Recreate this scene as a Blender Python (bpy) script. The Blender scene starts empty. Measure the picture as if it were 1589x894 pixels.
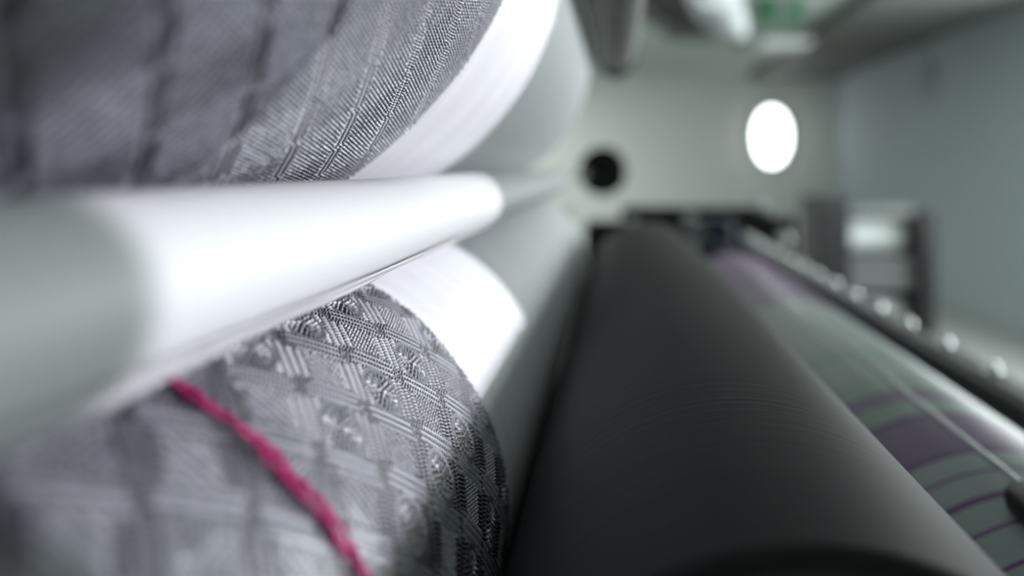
import bpy, math, random
import numpy as np

# ------------------------------------------------------------------ camera, world, lights
S = 0.1                       # one layout unit = 10 cm; machine axis = +Y, X right, Z up, camera at the origin
scene = bpy.context.scene
col = scene.collection
cam_d = bpy.data.cameras.new('camera')
cam = bpy.data.objects.new('camera', cam_d)
col.objects.link(cam)
cam.location = (0, 0, 0)
cam.rotation_euler = (math.pi / 2, 0, 0)
cam_d.sensor_width = 36.0
cam_d.lens = 36.0 * 1300 / 1589
cam_d.shift_x = -(960 - 794.5) / 1589
cam_d.shift_y = -(447 - 258) / 1589
cam_d.clip_start = 0.005
cam_d.clip_end = 100
cam_d.dof.use_dof = True
cam_d.dof.focus_distance = 2.2 * S
cam_d.dof.aperture_fstop = 4.7
scene.camera = cam

w = bpy.data.worlds.new('world')
scene.world = w
w.use_nodes = True
bg = w.node_tree.nodes['Background']
bg.inputs[0].default_value = (0.80, 0.92, 0.87, 1)
bg.inputs[1].default_value = 0.26


def area(name, loc, target, sx, sy, power, color, spread=180):
    d = bpy.data.lights.new(name, 'AREA')
    d.shape = 'RECTANGLE'
    d.size, d.size_y = sx * S, sy * S
    d.energy = power
    d.color = color
    d.spread = math.radians(spread)
    o = bpy.data.objects.new(name, d)
    col.objects.link(o)
    from mathutils import Vector
    o.location = Vector(loc) * S
    v = Vector(target) - Vector(loc)
    o.rotation_euler = v.to_track_quat('-Z', 'Y').to_euler()
    return o


# collimated work lamp to the right of the machine: lights a strip of the rolls across their axis
el = math.radians(10.3)
zc = 1.64
lamp = area('work_lamp', (6.0, 2.475, zc), (0.0, 2.475, zc - 6.0 * math.tan(el)), 2.95, 2.34, 0.26, (1.0, 0.975, 1.06), 1.2)
lamp.rotation_euler = (0, math.pi / 2 - el, 0)
lamp.data.size, lamp.data.size_y = 2.34 * S, 2.95 * S

# unseen fills added: from the right for the rolls, overhead for the hall
win = area('right_side_fill', (25.5, 33, 3.0), (0, 33, 3.0), 8, 32, 125, (0.92, 1.0, 0.99))
win.rotation_euler = (0, math.pi / 2, 0)
area('hall_fill', (-17, 70, 10.9), (-17, 70, 0), 20, 44, 105, (0.95, 1.0, 0.97))
area('hall_fill', (6, 43, 10.9), (6, 43, 0), 18, 8, 16, (0.95, 1.0, 0.97))

scene.view_settings.view_transform = 'Standard'
scene.view_settings.look = 'None'
scene.view_settings.gamma = 1.0
scene.view_settings.exposure = 0.1
scene.view_settings.use_curve_mapping = False

# ------------------------------------------------------------------ materials
def new_mat(name):
    m = bpy.data.materials.new(name)
    m.use_nodes = True
    nt = m.node_tree
    return m, nt, nt.nodes['Principled BSDF']


def mat(name, c, rough=0.5, metal=0.0, spec=0.5, noise=0.0, nscale=(20, 20, 20), bump=0.0, coat=0.0, dark=0.6):
    m, nt, b = new_mat(name)
    b.inputs['Roughness'].default_value = rough
    b.inputs['Metallic'].default_value = metal
    b.inputs['Specular IOR Level'].default_value = spec
    b.inputs['Coat Weight'].default_value = coat
    b.inputs['Coat Roughness'].default_value = 0.15
    tc = nt.nodes.new('ShaderNodeTexCoord')
    mp = nt.nodes.new('ShaderNodeMapping')
    mp.inputs['Scale'].default_value = nscale
    nz = nt.nodes.new('ShaderNodeTexNoise')
    nz.inputs['Scale'].default_value = 1.0
    nz.inputs['Detail'].default_value = 4.0
    nt.links.new(tc.outputs['Object'], mp.inputs[0])
    nt.links.new(mp.outputs[0], nz.inputs['Vector'])
    mx = nt.nodes.new('ShaderNodeMix')
    mx.data_type = 'RGBA'
    mx.inputs[6].default_value = (*c, 1)
    mx.inputs[7].default_value = (c[0] * dark, c[1] * dark, c[2] * dark, 1)
    mul = nt.nodes.new('ShaderNodeMath')
    mul.operation = 'MULTIPLY'
    mul.inputs[1].default_value = noise
    nt.links.new(nz.outputs['Fac'], mul.inputs[0])
    nt.links.new(mul.outputs[0], mx.inputs[0])
    nt.links.new(mx.outputs[2], b.inputs['Base Color'])
    if bump:
        bp = nt.nodes.new('ShaderNodeBump')
        bp.inputs['Strength'].default_value = bump
        bp.inputs['Distance'].default_value = 0.001
        nt.links.new(nz.outputs['Fac'], bp.inputs['Height'])
        nt.links.new(bp.outputs[0], b.inputs['Normal'])
    return m


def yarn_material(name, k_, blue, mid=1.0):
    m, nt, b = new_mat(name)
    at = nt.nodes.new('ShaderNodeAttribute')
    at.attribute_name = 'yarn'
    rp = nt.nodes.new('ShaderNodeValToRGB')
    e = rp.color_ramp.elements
    e[0].position, e[0].color = 0.0, (0.008, 0.008, 0.010, 1)  # near-black pits: shade between stitches put into the yarn colour
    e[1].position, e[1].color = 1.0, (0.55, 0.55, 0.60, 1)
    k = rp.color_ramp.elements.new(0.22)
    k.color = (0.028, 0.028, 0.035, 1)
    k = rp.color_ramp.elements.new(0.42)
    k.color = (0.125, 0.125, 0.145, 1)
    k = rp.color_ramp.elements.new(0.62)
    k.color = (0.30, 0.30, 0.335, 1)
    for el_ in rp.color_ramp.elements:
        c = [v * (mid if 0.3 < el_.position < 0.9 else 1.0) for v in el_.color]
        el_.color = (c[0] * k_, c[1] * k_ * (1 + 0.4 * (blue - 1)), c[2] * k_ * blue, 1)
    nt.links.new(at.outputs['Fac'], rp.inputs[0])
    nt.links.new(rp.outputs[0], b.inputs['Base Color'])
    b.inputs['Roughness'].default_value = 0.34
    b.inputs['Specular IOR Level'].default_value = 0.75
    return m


def stripe_material():
    m, nt, b = new_mat('striped_fabric')
    tc = nt.nodes.new('ShaderNodeTexCoord')
    sp = nt.nodes.new('ShaderNodeSeparateXYZ')
    nt.links.new(tc.outputs['Object'], sp.inputs[0])
    mr = nt.nodes.new('ShaderNodeMapRange')
    mr.inputs['From Min'].default_value = 0.23
    mr.inputs['From Max'].default_value = 0.90      # metres along the roll
    nt.links.new(sp.outputs['Y'], mr.inputs['Value'])
    rp = nt.nodes.new('ShaderNodeValToRGB')
    rp.color_ramp.interpolation = 'CONSTANT'
    pale = (0.32, 0.37, 0.36, 1)
    green = (0.25, 0.34, 0.295, 1)
    purple = (0.15, 0.05, 0.185, 1)
    mauve = (0.20, 0.125, 0.235, 1)
    stops = [(0.0, pale)]
    for y in (2.49, 2.72, 2.955, 3.175, 3.405):
        stops += [(y - 0.02, purple), (y + 0.02, pale)]
    stops += [(3.60, purple), (3.66, mauve), (4.10, purple), (4.18, green), (4.40, mauve), (4.62, green), (4.9, pale),
              (5.4, green), (5.6, pale), (7.6, mauve), (8.6, purple)]
    el_ = rp.color_ramp.elements
    el_[0].position, el_[0].color = 0, pale
    el_[1].position, el_[1].color = (stops[1][0] - 2.3) / 6.7, stops[1][1]
    for y, c in stops[2:]:
        k = el_.new((y - 2.3) / 6.7)
        k.color = c
    nt.links.new(mr.outputs[0], rp.inputs[0])
    nt.links.new(rp.outputs[0], b.inputs['Base Color'])
    b.inputs['Roughness'].default_value = 0.45
    b.inputs['Specular IOR Level'].default_value = 0.28
    return m


M = dict(
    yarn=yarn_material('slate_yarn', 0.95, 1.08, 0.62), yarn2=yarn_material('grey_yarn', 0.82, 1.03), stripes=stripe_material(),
    liner=mat('white_liner', (0.78, 0.79, 0.82), 0.6, noise=0.9, nscale=(16, 120, 16), bump=0.5, dark=0.66),
    film=mat('white_film', (0.54, 0.555, 0.56), 0.55, spec=0.35, noise=0.12, nscale=(14, 5, 14), bump=0.12, coat=0.0, dark=0.85),
    thread=mat('magenta_thread', (0.40, 0.008, 0.13), 0.6, noise=0.7, nscale=(260, 260, 260), dark=0.45),
    rubber=mat('dark_rubber', (0.028, 0.029, 0.030), 0.66, spec=0.10, noise=0.8, nscale=(14, 420, 14), bump=0.2, dark=0.5),
    rubber_end=mat('roller_end_black', (0.012, 0.012, 0.013), 0.35, noise=0.3, nscale=(30, 30, 30)),
    steel=mat('brushed_steel', (0.55, 0.57, 0.58), 0.25, 1.0, noise=0.3, nscale=(10, 200, 10)),
    chrome=mat('bolt_chrome', (0.95, 0.96, 0.97), 0.22, 0.85, noise=0.1, nscale=(50, 50, 50)),
    darksteel=mat('dark_painted_steel', (0.055, 0.057, 0.062), 0.4, noise=0.4, nscale=(8, 8, 8)),
    greysteel=mat('grey_painted_steel', (0.16, 0.165, 0.165), 0.5, noise=0.4, nscale=(8, 8, 8)),
    bar=mat('weathered_bar_grey', (0.27, 0.275, 0.26), 0.6, noise=0.4, nscale=(8, 8, 8)),
    black=mat('black_paint', (0.010, 0.011, 0.012), 0.45, noise=0.3, nscale=(12, 12, 12)),
    blue=mat('blue_enamel', (0.02, 0.028, 0.07), 0.4, noise=0.3, nscale=(12, 12, 12)),
    rod=mat('pale_gloss_rod', (0.60, 0.64, 0.66), 0.15, noise=0.1, nscale=(20, 20, 20), coat=0.5),
    wall=mat('green_grey_plaster', (0.66, 0.69, 0.655), 0.85, noise=0.25, nscale=(2, 2, 2), bump=0.1, dark=0.85),
    wall2=mat('blue_grey_plaster', (0.33, 0.385, 0.40), 0.8, noise=0.3, nscale=(1.5, 1.5, 1.5), bump=0.1, dark=0.8),
    ceil=mat('ceiling_paint', (0.45, 0.51, 0.47), 0.9, noise=0.2, nscale=(2, 2, 2), dark=0.85),
    duct=mat('duct_grey', (0.125, 0.13, 0.123), 0.7, noise=0.4, nscale=(3, 3, 3)),
    floor=mat('concrete_floor', (0.40, 0.41, 0.40), 0.7, noise=0.5, nscale=(4, 4, 4), bump=0.1),
    pale=mat('pale_yarn_package', (0.62, 0.66, 0.65), 0.6, noise=0.3, nscale=(40, 5, 5), dark=0.8),
    nozzle=mat('grey_nozzle_plastic', (0.34, 0.36, 0.37), 0.5, noise=0.3, nscale=(9, 9, 9), dark=0.7),
    green=mat('green_enamel', (0.01, 0.11, 0.045), 0.5, noise=0.3, nscale=(9, 9, 9)),
    white=mat('white_plastic', (0.72, 0.75, 0.76), 0.5, noise=0.2, nscale=(9, 9, 9), dark=0.85),
)
m, nt, b = new_mat('lamp_diffuser')
b.inputs['Base Color'].default_value = (0.9, 0.9, 0.9, 1)
b.inputs['Emission Color'].default_value = (0.96, 1.0, 0.99, 1)
b.inputs['Emission Strength'].default_value = 6.0
M['diffuser'] = m

# ------------------------------------------------------------------ builders (layout units in, metres out)
LOC = {}


def props(o, label=None, cat=None, group=None, kind=None):
    for k, v in (('label', label), ('category', cat), ('group', group), ('kind', kind)):
        if v:
            o[k] = v
    return o


def thing(name, loc, label, cat, group=None):
    o = bpy.data.objects.new(name, None)
    o.empty_display_size = 0.02
    col.objects.link(o)
    o.location = [c * S for c in loc]
    LOC[o.name] = np.array(loc, float)
    return props(o, label, cat, group)


def parent_org(parent):
    return LOC[parent.name] if parent is not None else None


def link(name, me, m, parent=None, org=(0, 0, 0), smooth=False, angle=None):
    me.materials.append(m)
    o = bpy.data.objects.new(name, me)
    col.objects.link(o)
    if smooth:
        me.polygons.foreach_set('use_smooth', [True] * len(me.polygons))
        if angle:
            me.set_sharp_from_angle(angle=math.radians(angle))
    if parent is not None:
        o.parent = parent
    o.location = [c * S for c in org]
    root = parent_org(parent) if parent is not None else np.zeros(3)
    LOC[o.name] = root + np.array(org, float)
    return o


def mesh_obj(name, verts, faces, m, parent=None, smooth=False, angle=None):
    """verts in layout units, world placed; the origin of a top-level mesh sits at its base centre"""
    V = np.array(verts, float)
    if parent is None:
        org = np.array([(V[:, 0].min() + V[:, 0].max()) / 2, (V[:, 1].min() + V[:, 1].max()) / 2, V[:, 2].min()])
        loc = org
    else:
        org = parent_org(parent)
        loc = (0, 0, 0)
    me = bpy.data.meshes.new(name)
    me.from_pydata(((V - org) * S).tolist(), [], faces)
    me.update()
    return link(name, me, m, parent, loc, smooth, angle)


def lathe_data(prof, c, seg, axis='Y'):
    """prof: list of (radius, position along the axis). Closed with a centre fan where radius is 0."""
    V, F, rings = [], [], []
    for r, p in prof:
        if r <= 1e-9:
            rings.append([len(V)])
            V.append((0, p, 0))
        else:
            rings.append(list(range(len(V), len(V) + seg)))
            for k in range(seg):
                t = 2 * math.pi * k / seg
                V.append((r * math.cos(t), p, r * math.sin(t)))
    for A, B in zip(rings, rings[1:]):
        for k in range(seg):
            k2 = (k + 1) % seg
            if len(A) == 1 and len(B) > 1:
                F.append((A[0], B[k], B[k2]))
            elif len(B) == 1 and len(A) > 1:
                F.append((A[k], B[0], A[k2]))
            elif len(A) > 1:
                F.append((A[k], B[k], B[k2], A[k2]))
    out = []
    for x, y, z in V:
        if axis == 'Y':
            out.append((c[0] + x, c[1] + y, c[2] + z))
        elif axis == 'X':
            out.append((c[0] + y, c[1] + x, c[2] + z))
        else:
            out.append((c[0] + x, c[1] + z, c[2] + y))
    if axis in 'XZ':
        F = [f[::-1] for f in F]
    return out, F


def lathe(name, prof, c, seg, m, parent=None, axis='Y', angle=35):
    V, F = lathe_data(prof, c, seg, axis)
    return mesh_obj(name, V, F, m, parent, True, angle)


def rolled(name, cx, cz, R, y0, y1, m, parent=None, seg=96, bev=0.02, inner=0.0):
    prof = [(inner, y0), (R - bev, y0), (R - bev * 0.3, y0 + bev * 0.3), (R, y0 + bev), (R, y1 - bev),
            (R - bev * 0.3, y1 - bev * 0.3), (R - bev, y1), (inner, y1)]
    if inner > 0:
        prof.append((inner, y0))
    return lathe(name, prof, (cx, 0, cz), seg, m, parent)


def box_data(x0, x1, y0, y1, z0, z1, bev):
    """chamfered box: a bevelled octagonal prism built from three inset layers"""
    b_ = min(bev, (x1 - x0) * 0.3, (y1 - y0) * 0.3, (z1 - z0) * 0.3)
    V, F = [], []
    for z, i in ((z0, b_), (z0 + b_, 0), (z1 - b_, 0), (z1, b_)):
        X0, X1, Y0, Y1 = x0 + i, x1 - i, y0 + i, y1 - i
        V += [(X0 + b_, Y0, z), (X1 - b_, Y0, z), (X1, Y0 + b_, z), (X1, Y1 - b_, z),
              (X1 - b_, Y1, z), (X0 + b_, Y1, z), (X0, Y1 - b_, z), (X0, Y0 + b_, z)]
    for L in range(3):
        for k in range(8):
            k2 = (k + 1) % 8
            F.append((L * 8 + k, L * 8 + k2, L * 8 + 8 + k2, L * 8 + 8 + k))
    F.append(tuple(range(7, -1, -1)))
    F.append(tuple(range(24, 32)))
    return V, F


def box(name, x0, x1, y0, y1, z0, z1, m, parent=None, bev=0.03):
    V, F = box_data(x0, x1, y0, y1, z0, z1, bev)
    return mesh_obj(name, V, F, m, parent)


def tube(name, pts, radii, m, parent=None, seg=10):
    from mathutils import Vector
    V, F = [], []
    n = len(pts)
    P = [Vector(p) for p in pts]
    up = Vector((0.13, 0.31, 0.94))
    for i in range(n):
        t = (P[min(i + 1, n - 1)] - P[max(i - 1, 0)]).normalized()
        a = t.cross(up).normalized()
        c = t.cross(a)
        for k in range(seg):
            q = 2 * math.pi * k / seg
            V.append(tuple(P[i] + radii[i] * (math.cos(q) * a + math.sin(q) * c)))
    for i in range(n - 1):
        for k in range(seg):
            k2 = (k + 1) % seg
            F.append((i * seg + k, i * seg + k2, (i + 1) * seg + k2, (i + 1) * seg + k))
    F.append(tuple(range(seg - 1, -1, -1)))
    F.append(tuple(range((n - 1) * seg, n * seg)))
    return mesh_obj(name, V, F, m, parent, True, 50)


def struct(o):
    return props(o, kind='structure')


# ------------------------------------------------------------------ the room
ZF, ZCEIL, XR, YB = -11.0, 11.2, 25.8, 100.0
struct(box('floor', -45, XR + 1, -6, YB + 1, ZF - 1, ZF, M['floor'], bev=0))
struct(box('ceiling', -45, XR + 1, -6, YB + 1, ZCEIL, ZCEIL + 1, M['ceil'], bev=0))
struct(box('wall_back', -45, XR, YB, YB + 1, ZF, ZCEIL, M['wall'], bev=0))
struct(box('wall_right', XR, XR + 1, -6, YB + 1, ZF, ZCEIL, M['wall2'], bev=0))

t = thing('ceiling_duct', (20.6, 50, 10.3), 'long dark grey duct running under the ceiling along the right wall', 'duct')
box('duct_body', 15.6, 25.75, -5, 99.9, 10.3, 11.15, M['duct'], t, 0.1)
for y in (20, 45, 70, 95):
    box('duct_joint', 15.3, 25.78, y, y + 1.2, 10.1, 11.18, M['duct'], t, 0.1)

# ------------------------------------------------------------------ woven fabric relief
PA, PY = 0.0092, 0.024          # stitch pitch round the roll and along it
CA, CY = 0.25, 0.285            # diamond repeat round the roll and along it
HGT = 0.009


def weave(a, y, seed, satin):
    """relief (0..1) of the jacquard in its diamond lattice (p, q): satin bars (or beaded cords between dark
    channels) along one diagonal, beaded lines along the other, a beaded oval medallion in every second diamond"""
    p, q = a / CA + y / CY, a / CA - y / CY
    ip, iq = np.floor(p), np.floor(q)
    fp, fq = p - ip, q - iq
    ep, eq = np.minimum(fp, 1 - fp), np.minimum(fq, 1 - fq)
    odd = np.mod(ip + iq, 2)
    BASE = 0.36 if satin else 0.16

    def bump(ph):
        """one raised bead and one hole per period"""
        c = np.cos(2 * np.pi * ph)
        if not satin:
            return np.where(c > -0.25, 0.85 * np.clip((c + 0.25) / 1.25, 0, 1) ** 0.9, -0.1)
        return np.where(c > 0, 0.66 * np.abs(c) ** 1.2, -0.45 * np.abs(c) ** 0.8)

    def beads(line, along, nl, na, stagger=0.5):
        """rows of beads: nl rows per unit across, na beads per unit along each row"""
        l = line * nl
        il = np.floor(l)
        ph = along * na + il * stagger
        win = np.cos(np.pi * (l - il - 0.5)) ** (1.8 if satin else 1.5)
        rnd = np.sin(il * 12.9898 + np.floor(ph + 0.5) * 78.233 + seed) * 43758.5453
        rnd = 0.95 + 0.35 * (rnd - np.floor(rnd))
        return BASE + win * rnd * bump(ph)

    h = beads(p, q, 8, 16)                                             # filling
    # plain stitches: brick-staggered domes
    pa, py = (0.0098, 0.025) if not satin else (0.0088, 0.022)
    j = np.floor(y / py)
    ash = a + (j % 2) * pa * 0.5
    i = np.floor(ash / pa)
    du, dv = (ash / pa - i) * 2 - 1, (y / py - j) * 2 - 1
    rnd = np.sin(i * 12.9898 + j * 78.233 + seed) * 43758.5453
    rnd = rnd - np.floor(rnd)
    dome = np.clip(1 - du ** 2 - dv ** 2, 0, 1) ** 0.6 * (0.75 + 0.3 * rnd)
    if satin:
        h = np.where((odd == 1) & (ep > 0.2) & (eq > 0.2), 0.12 + 0.85 * dome, h)
    else:
        # stitches sit a little higher in every second diamond
        h = 0.06 + (0.92 - 0.17 * odd * (ep > 0.12)) * dome
    # beaded lines and smooth channels along the p edges
    hl = np.full_like(h, 0.25)
    for c0 in (0.0625, 0.1875):
        win = np.clip(1 - np.abs(ep - c0) / 0.055, 0, 1) ** 0.55
        hl = hl + win * 1.1 * bump(q * 16 + (c0 > 0.1) * 0.5)
    hl = hl - 0.10 * (np.abs(ep - 0.125) < 0.02)
    if satin:
        h = np.where(ep < np.where(odd == 1, 0.25, 0.125), hl, h)
    # cords along the q edges
    if satin:
        zq = (eq < np.where(odd == 1, 0.225, 0.135)) & (ep > 0.03)
        hb = np.full_like(h, 0.30)
        run = (np.abs(fp - 0.5 - 0.10 * (eq > 0.09)) < 0.40)
        for c0, wd in ((0.055, 0.028), (0.165, 0.025)):
            hb = np.maximum(hb, 0.30 + 0.38 * np.sqrt(np.clip(1 - ((eq - c0) / wd) ** 2, 0, 1)) * run)
        for c0 in (0.0, 0.110, 0.21):
            win = np.clip(1 - np.abs(eq - c0) / 0.032, 0, 1) ** 0.55
            hb = hb + win * 1.1 * bump(p * 18 + (c0 > 0.05) * 0.5)
    else:
        zq = (eq < 0.11) & (np.abs(fp - 0.5) < 0.44)
        hb = np.full_like(h, 0.0)
        for c0 in (0.0, 0.10):
            win = np.clip(1 - np.abs(eq - c0) / 0.038, 0, 1) ** 0.45
            hb = hb + win * (0.14 + bump(p * 16 + c0 * 6))
    h = np.where(zq, hb, h)
    # medallion: oval rings of beads inside a smooth outline
    dx, dy = (fp - 0.5), (fq - 0.5) * 0.82
    rho, phi = np.hypot(dx, dy), np.arctan2(dy, dx) / (2 * np.pi)
    NR = 10.5
    ring = np.floor(rho * NR)
    nb = np.maximum(4, np.round(2 * np.pi * (ring + 0.5) / NR * 15))
    wr = np.cos(np.pi * (rho * NR - ring - 0.5)) ** 0.9
    med = BASE + 0.85 * wr * bump(phi * nb)
    med = np.where((ring == 3), BASE + 0.10 * wr, med)
    if satin:
        h = np.where((rho < 0.345) & (odd == 0), med, h)
    return np.clip(h, 0, 1.1)


def woven_patch(cx, cz, R, th0, th1, y0, y1, na, ny, seed, satin):
    th = np.linspace(th0, th1, na)
    yy = np.linspace(y0, y1, ny)
    T, Y = np.meshgrid(th, yy)
    h = weave(-T * R, Y, seed, satin)
    # slow undulation of the wound cloth
    r = R + HGT * h + 0.003 * np.sin(T * 9 + Y * 2.1)
    V = np.stack([cx + r * np.cos(T), Y, cz + r * np.sin(T)], -1).reshape(-1, 3)
    idx = np.arange(na * ny).reshape(ny, na)
    F = np.stack([idx[:-1, :-1], idx[1:, :-1], idx[1:, 1:], idx[:-1, 1:]], -1).reshape(-1, 4)
    return V, F, h.reshape(-1)


def woven_cover(name, cx, cz, R, a0, a1, y_end, parent, seed, satin):
    a0, a1 = math.radians(a0), math.radians(a1)
    arc = (a1 - a0) * R
    parts = [
        woven_patch(cx, cz, R, a0, a1, 1.55, y_end, int(arc / PA * 6), int((y_end - 1.55) / PY * 7), seed, satin),
        woven_patch(cx, cz, R, a0, a1, 0.30, 1.55, int(arc / PA * 3), int(1.25 / PY * 3), seed, satin),
        woven_patch(cx, cz, R, a0, a1, -2.0, 0.30, 120, 40, seed, satin),
        woven_patch(cx, cz, R, a1, a0 + 2 * math.pi, -2.0, y_end, 160, 60, seed, satin),
    ]
    Vs, Fs, Hs, off = [], [], [], 0
    for V, F, H in parts:
        Vs.append(V); Fs.append(F + off); Hs.append(H)
        off += len(V)
    V, F, H = np.concatenate(Vs), np.concatenate(Fs), np.concatenate(Hs)
    V = (V - parent_org(parent)) * S
    me = bpy.data.meshes.new(name)
    me.vertices.add(len(V))
    me.vertices.foreach_set('co', V.astype(np.float32).ravel())
    me.loops.add(F.size)
    me.loops.foreach_set('vertex_index', F.astype(np.int32).ravel())
    me.polygons.add(len(F))
    me.polygons.foreach_set('loop_start', np.arange(0, F.size, 4, dtype=np.int32))
    me.update(calc_edges=True)
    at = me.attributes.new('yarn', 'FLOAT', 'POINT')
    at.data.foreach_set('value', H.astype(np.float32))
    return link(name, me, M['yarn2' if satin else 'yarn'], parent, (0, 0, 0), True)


# ------------------------------------------------------------------ the rolls on the left
AX, AZ, AR = -1.531, 1.039, 1.276
BX, BZ, BR = -1.186, -1.104, 0.843
Y_EDGE = 2.6

ra = thing('fabric_roll', (AX, 3, AZ - AR), 'large upper roll of dark grey woven fabric with a white leader cloth beside it', 'fabric roll')
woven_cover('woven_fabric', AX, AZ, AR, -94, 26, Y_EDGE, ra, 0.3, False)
rolled('white_leader_cloth', AX, AZ, AR - 0.006, Y_EDGE - 0.06, 7.9, M['liner'], ra, 192, 0.03)
rolled('core_tube', AX, AZ, 0.30, -2.6, 18.2, M['steel'], ra, 48)

rb = thing('fabric_roll', (BX, 3, BZ - BR), 'lower roll of grey diamond-patterned woven fabric marked with a magenta thread', 'fabric roll')
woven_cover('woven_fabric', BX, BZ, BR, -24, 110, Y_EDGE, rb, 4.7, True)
rolled('white_leader_cloth', BX, BZ, BR - 0.006, Y_EDGE - 0.06, 9.3, M['liner'], rb, 160, 0.03)
rolled('core_tube', BX, BZ, 0.24, -2.6, 18.2, M['steel'], rb, 48)

# magenta marker thread: loose strands wound once round the lower roll
random.seed(4)
mk = None
for s_ in range(6):
    pts, rad = [], []
    n = 260
    yj, rj = 0.0, 0.0
    for k in range(n):
        th = math.radians(-30 + 150 * k / (n - 1))
        if k % 4 == 0:
            yt, rt = random.uniform(-0.02, 0.02), random.uniform(0.0, 0.014)
        yj += (yt - yj) * 0.5
        rj += (rt - rj) * 0.5
        r = BR + 0.012 + rj
        pts.append((BX + r * math.cos(th), 1.41 + yj, BZ + r * math.sin(th)))
        rad.append(random.uniform(0.003, 0.0065))
    o = tube('marker_strand' if mk else 'marker_thread', pts, rad, M['thread'], rb if mk is None else mk, 6)
    if mk is None:
        mk = o
        o['label'] = 'magenta marker thread'

# white tube wrapped in film, lying in the crook of the two rolls
TX, TZ, TR = -0.682, -0.166, 0.131
tt = thing('film_wrapped_tube', (TX, 3, TZ - TR), 'glossy white film-wrapped tube lying between the two fabric rolls', 'tube')
rolled('tube_body', TX, TZ, TR - 0.004, -2.0, 9.6, M['film'], tt, 72, 0.02, TR - 0.03)
rolled('tube_shaft', TX, TZ, 0.06, -2.3, 17.9, M['steel'], tt, 32)
# film sleeve with its slightly loose lip along the lower flank
V, F = [], []
ny, na = 90, 64
for jy in range(ny):
    y = -1.8 + (9.4 + 1.8) * jy / (ny - 1)
    for k in range(na):
        u = k / (na - 1)
        th = math.radians(-45 - 356 * u)
        lift = 0.0006 * max(0, 1 - u * 9) * (1 + 0.35 * math.sin(y * 5.1)) + 0.0012 * math.sin(y * 3.3 + u * 14)
        r = TR + 0.001 + lift
        V.append((TX + r * math.cos(th), y, TZ + r * math.sin(th)))
for jy in range(ny - 1):
    for k in range(na - 1):
        a = jy * na + k
        F.append((a, a + 1, a + na + 1, a + na))
sl = mesh_obj('film_wrap', V, F, M['film'], tt, True)
# loose film edge hanging under the tube
V, F = [], []
ny, na = 80, 6
for jy in range(ny):
    y = 0.2 + 8.6 * jy / (ny - 1)
    wdt = (0.015 if y < 2.15 else max(0.010, 0.015 - 0.03 * (y - 2.15))) * (1 + 0.12 * math.sin(y * 7.3))
    for k in range(na):
        u = k / (na - 1)
        th = math.radians(-62)
        V.append((TX + TR * math.cos(th) + wdt * u * 0.16 - 0.012 * u * u, y, TZ + TR * math.sin(th) + 0.004 - wdt * u * 1.1))
for jy in range(ny - 1):
    for k in range(na - 1):
        a = jy * na + k
        F.append((a, a + na, a + na + 1, a + 1))
fl = mesh_obj('film_flap', V, F, M['film'], tt, True)
mf = fl.modifiers.new('thickness', 'SOLIDIFY')
mf.thickness = 0.0002
md = sl.modifiers.new('thickness', 'SOLIDIFY')
md.thickness = 0.0002
md.offset = -1

# ------------------------------------------------------------------ dark roller in front
CX, CZ, CR = 0.307, -1.237, 0.627
rc = thing('dark_roller', (CX, 5, CZ - CR), 'wide dark rubber-covered roller in the foreground, right of the fabric rolls', 'roller')
y0, y1 = 1.327, 9.3
prof = [(CR - 0.035, y0), (CR - 0.012, y0 + 0.006), (CR - 0.003, y0 + 0.018), (CR, y0 + 0.04), (CR, y1 - 0.03), (CR - 0.03, y1), (0.3, y1)]
lathe('rubber_cover', prof, (CX, 0, CZ), 192, M['rubber'], rc)
lathe('end_plate', [(CR - 0.033, y0 + 0.02), (CR - 0.034, y0 + 0.001), (CR - 0.07, y0 - 0.004), (CR - 0.09, y0 + 0.03), (0.22, y0 + 0.04), (0.2, y0 - 0.03), (0.0, y0 - 0.03)],
      (CX, 0, CZ), 128, M['rubber_end'], rc)
rolled('axle', CX, CZ, 0.12, 0.9, 18.4, M['steel'], rc, 40)

# ------------------------------------------------------------------ striped roll on the right
EX, EZ, ER = 1.622, -2.03, 0.80
re_ = thing('striped_fabric_roll', (EX, 0, EZ - ER), 'pale fabric roll with thin purple stripes behind the dark roller', 'fabric roll')
LOC[re_.name] = np.array((EX, 0, EZ - ER))
rolled('striped_cloth', EX, EZ, ER, 0.9, 11.8, M['stripes'], re_, 160, 0.03)
rolled('core_tube', EX, EZ, 0.22, 0.5, 17.4, M['steel'], re_, 40)

t = thing('guide_rod', (1.45, 6, -1.17), 'slim pale guide rod with a black end cap above the striped roll', 'rod')
gx, gz = 1.85 * math.cos(math.radians(38.3)), -1.85 * math.sin(math.radians(38.3))
LOC[t.name] = np.array((1.45, 6, -1.17))
rolled('rod', gx, gz, 0.012, 2.98, 13.0, M['rod'], t, 24, 0.003)
lathe('end_cap', [(0, 2.60), (0.045, 2.61), (0.066, 2.66), (0.07, 2.74), (0.07, 3.02), (0.058, 3.06), (0.0, 3.07)], (gx + 0.012, 0, gz - 0.055), 40, M['black'], t)

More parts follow.
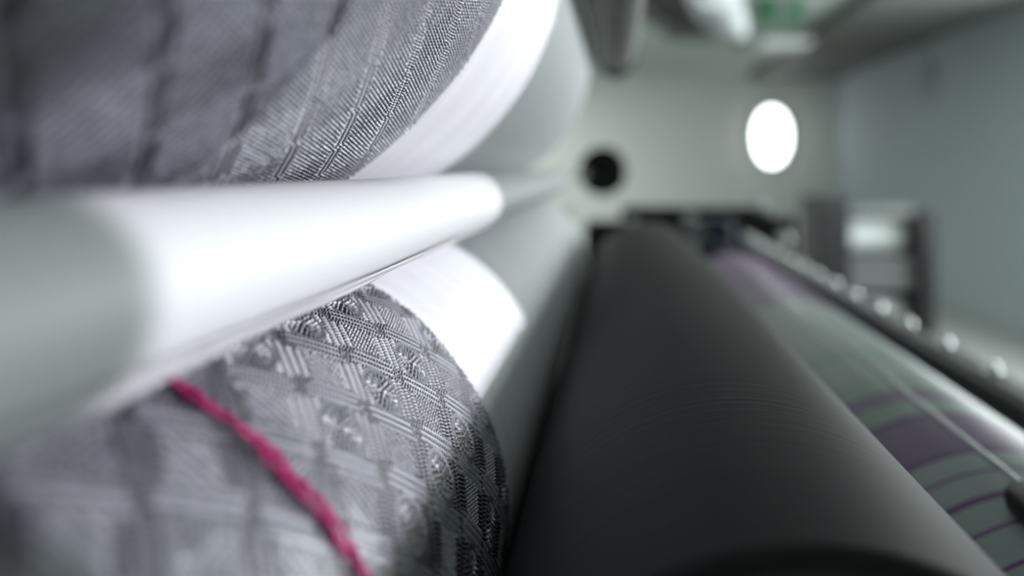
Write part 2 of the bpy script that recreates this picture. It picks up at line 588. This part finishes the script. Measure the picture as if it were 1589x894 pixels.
# bolted rail
t = thing('bolted_rail', (2.59, 9, -2.0), 'long dark rail with a row of round bolts beside the striped roll', 'rail')
box('rail_body', 2.50, 2.70, 1.5, 17.4, -2.0, -1.47, M['darksteel'], t, 0.02)
box('rail_top_strip', 2.545, 2.70, 1.5, 17.4, -1.47, -1.452, M['greysteel'], t, 0.006)
BV, BF = lathe_data([(0, 0.05), (0.022, 0.047), (0.038, 0.036), (0.046, 0.018), (0.046, 0.0), (0.055, -0.004), (0.055, -0.014), (0, -0.014)], (0, 0, 0), 20, 'Z')
bme = bpy.data.meshes.new('bolt')
bme.from_pydata((np.array(BV) * S * 1.2).tolist(), [], BF)
bme.update()
bme.materials.append(M['chrome'])
bme.polygons.foreach_set('use_smooth', [True] * len(bme.polygons))
bx_ = 2.635
k = 0
y = 1300 * bx_ / 580
while y > 2.2:
    y -= 0.254e-3 * 1300 * bx_
while y < 17.3:
    o = bpy.data.objects.new('bolt', bme)
    col.objects.link(o)
    o.parent = t
    o.location = ((bx_ - 2.59) * S, (y - 9) * S, (-1.44 + 2.0) * S)
    y += 0.254e-3 * 1300 * bx_

# overhead bar beside the upper roll
t = thing('overhead_bar', (-0.03, 6.8, 0.9), 'dark grey round bar overhead beside the upper roll', 'bar')
lathe('bar_body', [(0, 4.4), (0.19, 4.4), (0.2, 4.42), (0.2, 9.0), (0.17, 9.15), (0.09, 9.22), (0, 9.22)], (-0.03, 0, 1.13), 48, M['bar'], t)
lathe('bar_collar', [(0.2, 8.3), (0.225, 8.32), (0.225, 8.5), (0.2, 8.52)], (-0.03, 0, 1.13), 48, M['darksteel'], t)

# ------------------------------------------------------------------ machine end frame far behind
t = thing('machine_end_frame', (1.7, 18.9, ZF), 'black machine end frame with pulleys behind the dark roller', 'machine')
box('crossbeam', 0.05, 3.4, 18.5, 19.3, -2.6, -0.90, M['black'], t, 0.06)
box('bracket', -0.75, 0.08, 18.45, 19.2, -3.0, -1.22, M['black'], t, 0.06)
box('end_block', 3.3, 3.95, 18.4, 19.3, -2.4, -1.10, M['black'], t, 0.06)
box('gap_light_block', -2.8, 0.75, -1.0, 18.5, -2.9, -2.08, M['black'], t, 0.05)  # added slab, blocks light rising through the gap between the rolls
box('post', -0.6, 0.4, 18.6, 19.2, ZF, -2.5, M['black'], t, 0.06)
box('post', 3.0, 3.8, 18.6, 19.2, ZF, -2.3, M['black'], t, 0.06)
box('motor_box', 1.75, 2.45, 17.6, 18.5, -2.0, -1.12, M['blue'], t, 0.08)
for (px, py, r) in ((1072, 345, 14), (1088, 362, 12), (1076, 382, 13)):
    c = ((px - 960) * 18 / 1300, 0, -(py - 258) * 18 / 1300)
    rr = r * 18 / 1300
    p_ = lathe('pulley', [(0, 17.7), (rr * 0.3, 17.7), (rr * 0.35, 17.8), (rr * 0.85, 17.82), (rr, 17.76), (rr, 17.9), (rr * 0.8, 17.98), (rr, 18.06), (rr, 18.2), (0, 18.5)],
               c, 32, M['steel'], t)
    lathe('pulley_hub', [(0, 17.6), (rr * 0.28, 17.62), (rr * 0.3, 17.75)], c, 20, M['chrome'], p_)
for (px, py, r) in ((1182, 320, 9), (1217, 372, 12), (1213, 404, 8)):
    c = ((px - 960) * 18.1 / 1300, 0, -(py - 258) * 18.1 / 1300)
    rr = r * 18.1 / 1300
    lathe('knob', [(0, 18.0), (rr * 0.6, 18.03), (rr, 18.15), (rr, 18.3), (rr * 0.6, 18.42), (rr * 0.6, 18.6)], c, 24, M['white'], t)

t = thing('bearing_hub', (-0.35, 18.2, -0.7), 'round black bearing hub at the far end of the white tube', 'bearing')
hx, hz, hr = -24.5 * 18 / 1300, -7.5 * 18 / 1300, 0.52
lathe('hub_ring', [(hr * 0.72, 17.95), (hr * 0.76, 17.9), (hr * 0.95, 17.9), (hr, 17.95), (hr, 18.5), (hr * 0.9, 18.6), (0, 18.6)], (hx, 0, hz), 56, M['black'], t)
lathe('hub_recess', [(hr * 0.73, 17.96), (hr * 0.7, 18.3), (hr * 0.2, 18.35), (hr * 0.18, 18.2), (0, 18.2)], (hx, 0, hz), 56, M['black'], t)
lathe('seal_ring', [(hr * 0.62, 18.05), (hr * 0.66, 18.0), (hr * 0.72, 18.02), (hr * 0.72, 18.2)], (hx - 0.03, 0, hz), 56, M['green'], t)

# ------------------------------------------------------------------ winding rack against the right wall
def at(px, py, Y):
    return ((px - 960) * Y / 1300, Y, -(py - 258) * Y / 1300)


t = thing('winding_rack', (13.7, 46, ZF), 'black winding rack holding two pale horizontal rolls by the right wall', 'rack')
x0, _, z1 = at(1264, 306, 45); x1 = at(1318, 0, 45)[0]
box('side_plate', x0, x1, 44.6, 49, ZF, z1, M['black'], t, 0.15)
x0, _, z1 = at(1424, 328, 45); x1 = at(1449, 0, 45)[0]
box('side_plate', x0, x1, 44.6, 49, ZF, z1, M['black'], t, 0.1)
xa, xb = at(1318, 0, 45)[0], at(1424, 0, 45)[0]
for (ya, yb, mt) in ((322, 338, 'greysteel'), (400, 420, 'greysteel'), (424, 452, 'greysteel')):
    box('crossbar', xa, xb + (0.6 if ya > 420 else 0), 45.4, 46.2, at(0, yb, 45)[2], at(0, ya, 45)[2], M[mt], t, 0.08)
for (yc, r) in ((371, 24), (488, 22)):
    z = at(0, yc, 45.5)[2]
    rr = r * 45 / 1300
    p_ = lathe('pale_roll', [(0, xa + 0.2), (rr - 0.1, xa + 0.2), (rr, xa + 0.3), (rr, xb - 0.3), (rr - 0.1, xb - 0.2), (0, xb - 0.2)], (0, 46.8, z), 40, M['pale'], t, 'X')
    lathe('roll_spindle', [(0, xa - 0.1), (0.2, xa - 0.1), (0.2, xb + 0.1), (0, xb + 0.1)], (0, 46.8, z), 16, M['steel'], p_, 'X')
box('back_panel', xa, xb, 48.4, 48.8, ZF, at(0, 345, 48)[2], M['darksteel'], t, 0.05)

# ------------------------------------------------------------------ lamp on the far wall
t = thing('wall_lamp', (18.1, 99.6, 0.2), 'glowing white wall lamp on the far wall', 'lamp')
LOC[t.name] = np.array((18.1, 99.6, 0.2))
def oval(name, cx, cz, rx, rz, prof, mt):
    V, F = lathe_data(prof, (0, 0, 0), 48, 'Y')
    V = [(cx + x * rx, y, cz + z * rz) for x, y, z in V]
    return mesh_obj(name, V, F, mt, t, True, 40)


oval('lamp_housing', 18.1, 3.5, 2.2, 3.5, [(0, 99.0), (0.92, 99.0), (1.0, 99.1), (1.0, 99.95), (0, 99.95)], M['white'])
oval('lamp_diffuser', 18.1, 3.5, 2.0, 3.3, [(0, 97.9), (0.45, 98.0), (0.8, 98.3), (0.97, 98.7), (1.0, 99.0), (0.9, 99.02)], M['diffuser'])

# round plate on the right wall
yv = 1300 * 25.8 / 480
t = thing('round_wall_vent', (25.6, yv, 5.6), 'faint round vent high on the right wall', 'vent')
lathe('vent_ring', [(1.5, 25.79), (1.55, 25.5), (1.2, 25.45), (1.1, 25.7), (0.5, 25.72), (0.45, 25.55), (0, 25.5)], (0, yv, 7.1), 40, M['wall2'], t, 'X')

# ------------------------------------------------------------------ gear hung from the ceiling
t = thing('ceiling_hood', (3.9, 53, 8.6), 'black angular hood hanging under the ceiling', 'hood')
V = [(1.2, 50, 11.15), (6.6, 50, 11.15), (6.6, 56, 11.15), (1.2, 56, 11.15), (1.2, 50, 9.9), (6.6, 50, 9.9), (6.6, 56, 9.9), (1.2, 56, 9.9),
     (3.3, 51, 8.4), (6.2, 51, 8.4), (6.2, 55, 8.4), (3.3, 55, 8.4)]
F = [(3, 2, 1, 0), (0, 1, 5, 4), (1, 2, 6, 5), (2, 3, 7, 6), (3, 0, 4, 7), (4, 5, 9, 8), (5, 6, 10, 9), (6, 7, 11, 10), (7, 4, 8, 11), (8, 9, 10, 11)]
mesh_obj('hood_body', V, F, M['black'], t)
box('hood_lip', 3.2, 6.3, 50.9, 55.1, 8.3, 8.45, M['black'], t, 0.05)

t = thing('suction_nozzle', (6.9, 48, 7.2), 'pale grey jointed nozzle pointing down from the ceiling', 'nozzle')
pts = [at(1098, -40, 46), at(1112, 5, 46), at(1128, 28, 46), at(1142, 48, 46), at(1150, 62, 46)]
tube('nozzle_body', pts, [1.5, 1.4, 1.15, 0.75, 0.45], M['nozzle'], t, 24)
pts = [at(1150, 60, 46), at(1155, 72, 46)]
tube('nozzle_tip', pts, [0.5, 0.4], M['darksteel'], t, 20)
pts = [at(1090, 8, 45), at(1120, 16, 44.6), at(1148, 2, 45)]
tube('nozzle_clamp', pts, [0.35, 0.35, 0.35], M['nozzle'], t, 14)

t = thing('green_ceiling_box', (10.3, 56, 8.9), 'small green box with a pale front plate hanging near the ceiling', 'box')
x0, _, z0 = at(1178, 34, 55); x1 = at(1246, 0, 55)[0]
box('box_body', x0, x1, 55, 57, z0, z0 + 2.3, M['green'], t, 0.1)
box('front_plate', x0 + 1.2, x1 - 0.9, 54.9, 55.0, z0 + 0.35, z0 + 1.8, M['greysteel'], t, 0.02)
t = thing('ceiling_lamp_panel', (10.9, 62, 9.0), 'pale flat light panel hung under the ceiling beside the dark duct', 'panel')
x0, _, z0 = at(1186, 68, 62); x1 = at(1262, 0, 62)[0]
box('panel_body', x0, x1, 62, 66, z0, z0 + 0.4, M['white'], t, 0.1)
for xx in (x0 + 0.4, x1 - 0.6):
    box('panel_hanger', xx, xx + 0.15, 63.9, 64.1, z0 + 0.4, ZCEIL, M['steel'], t, 0.02)
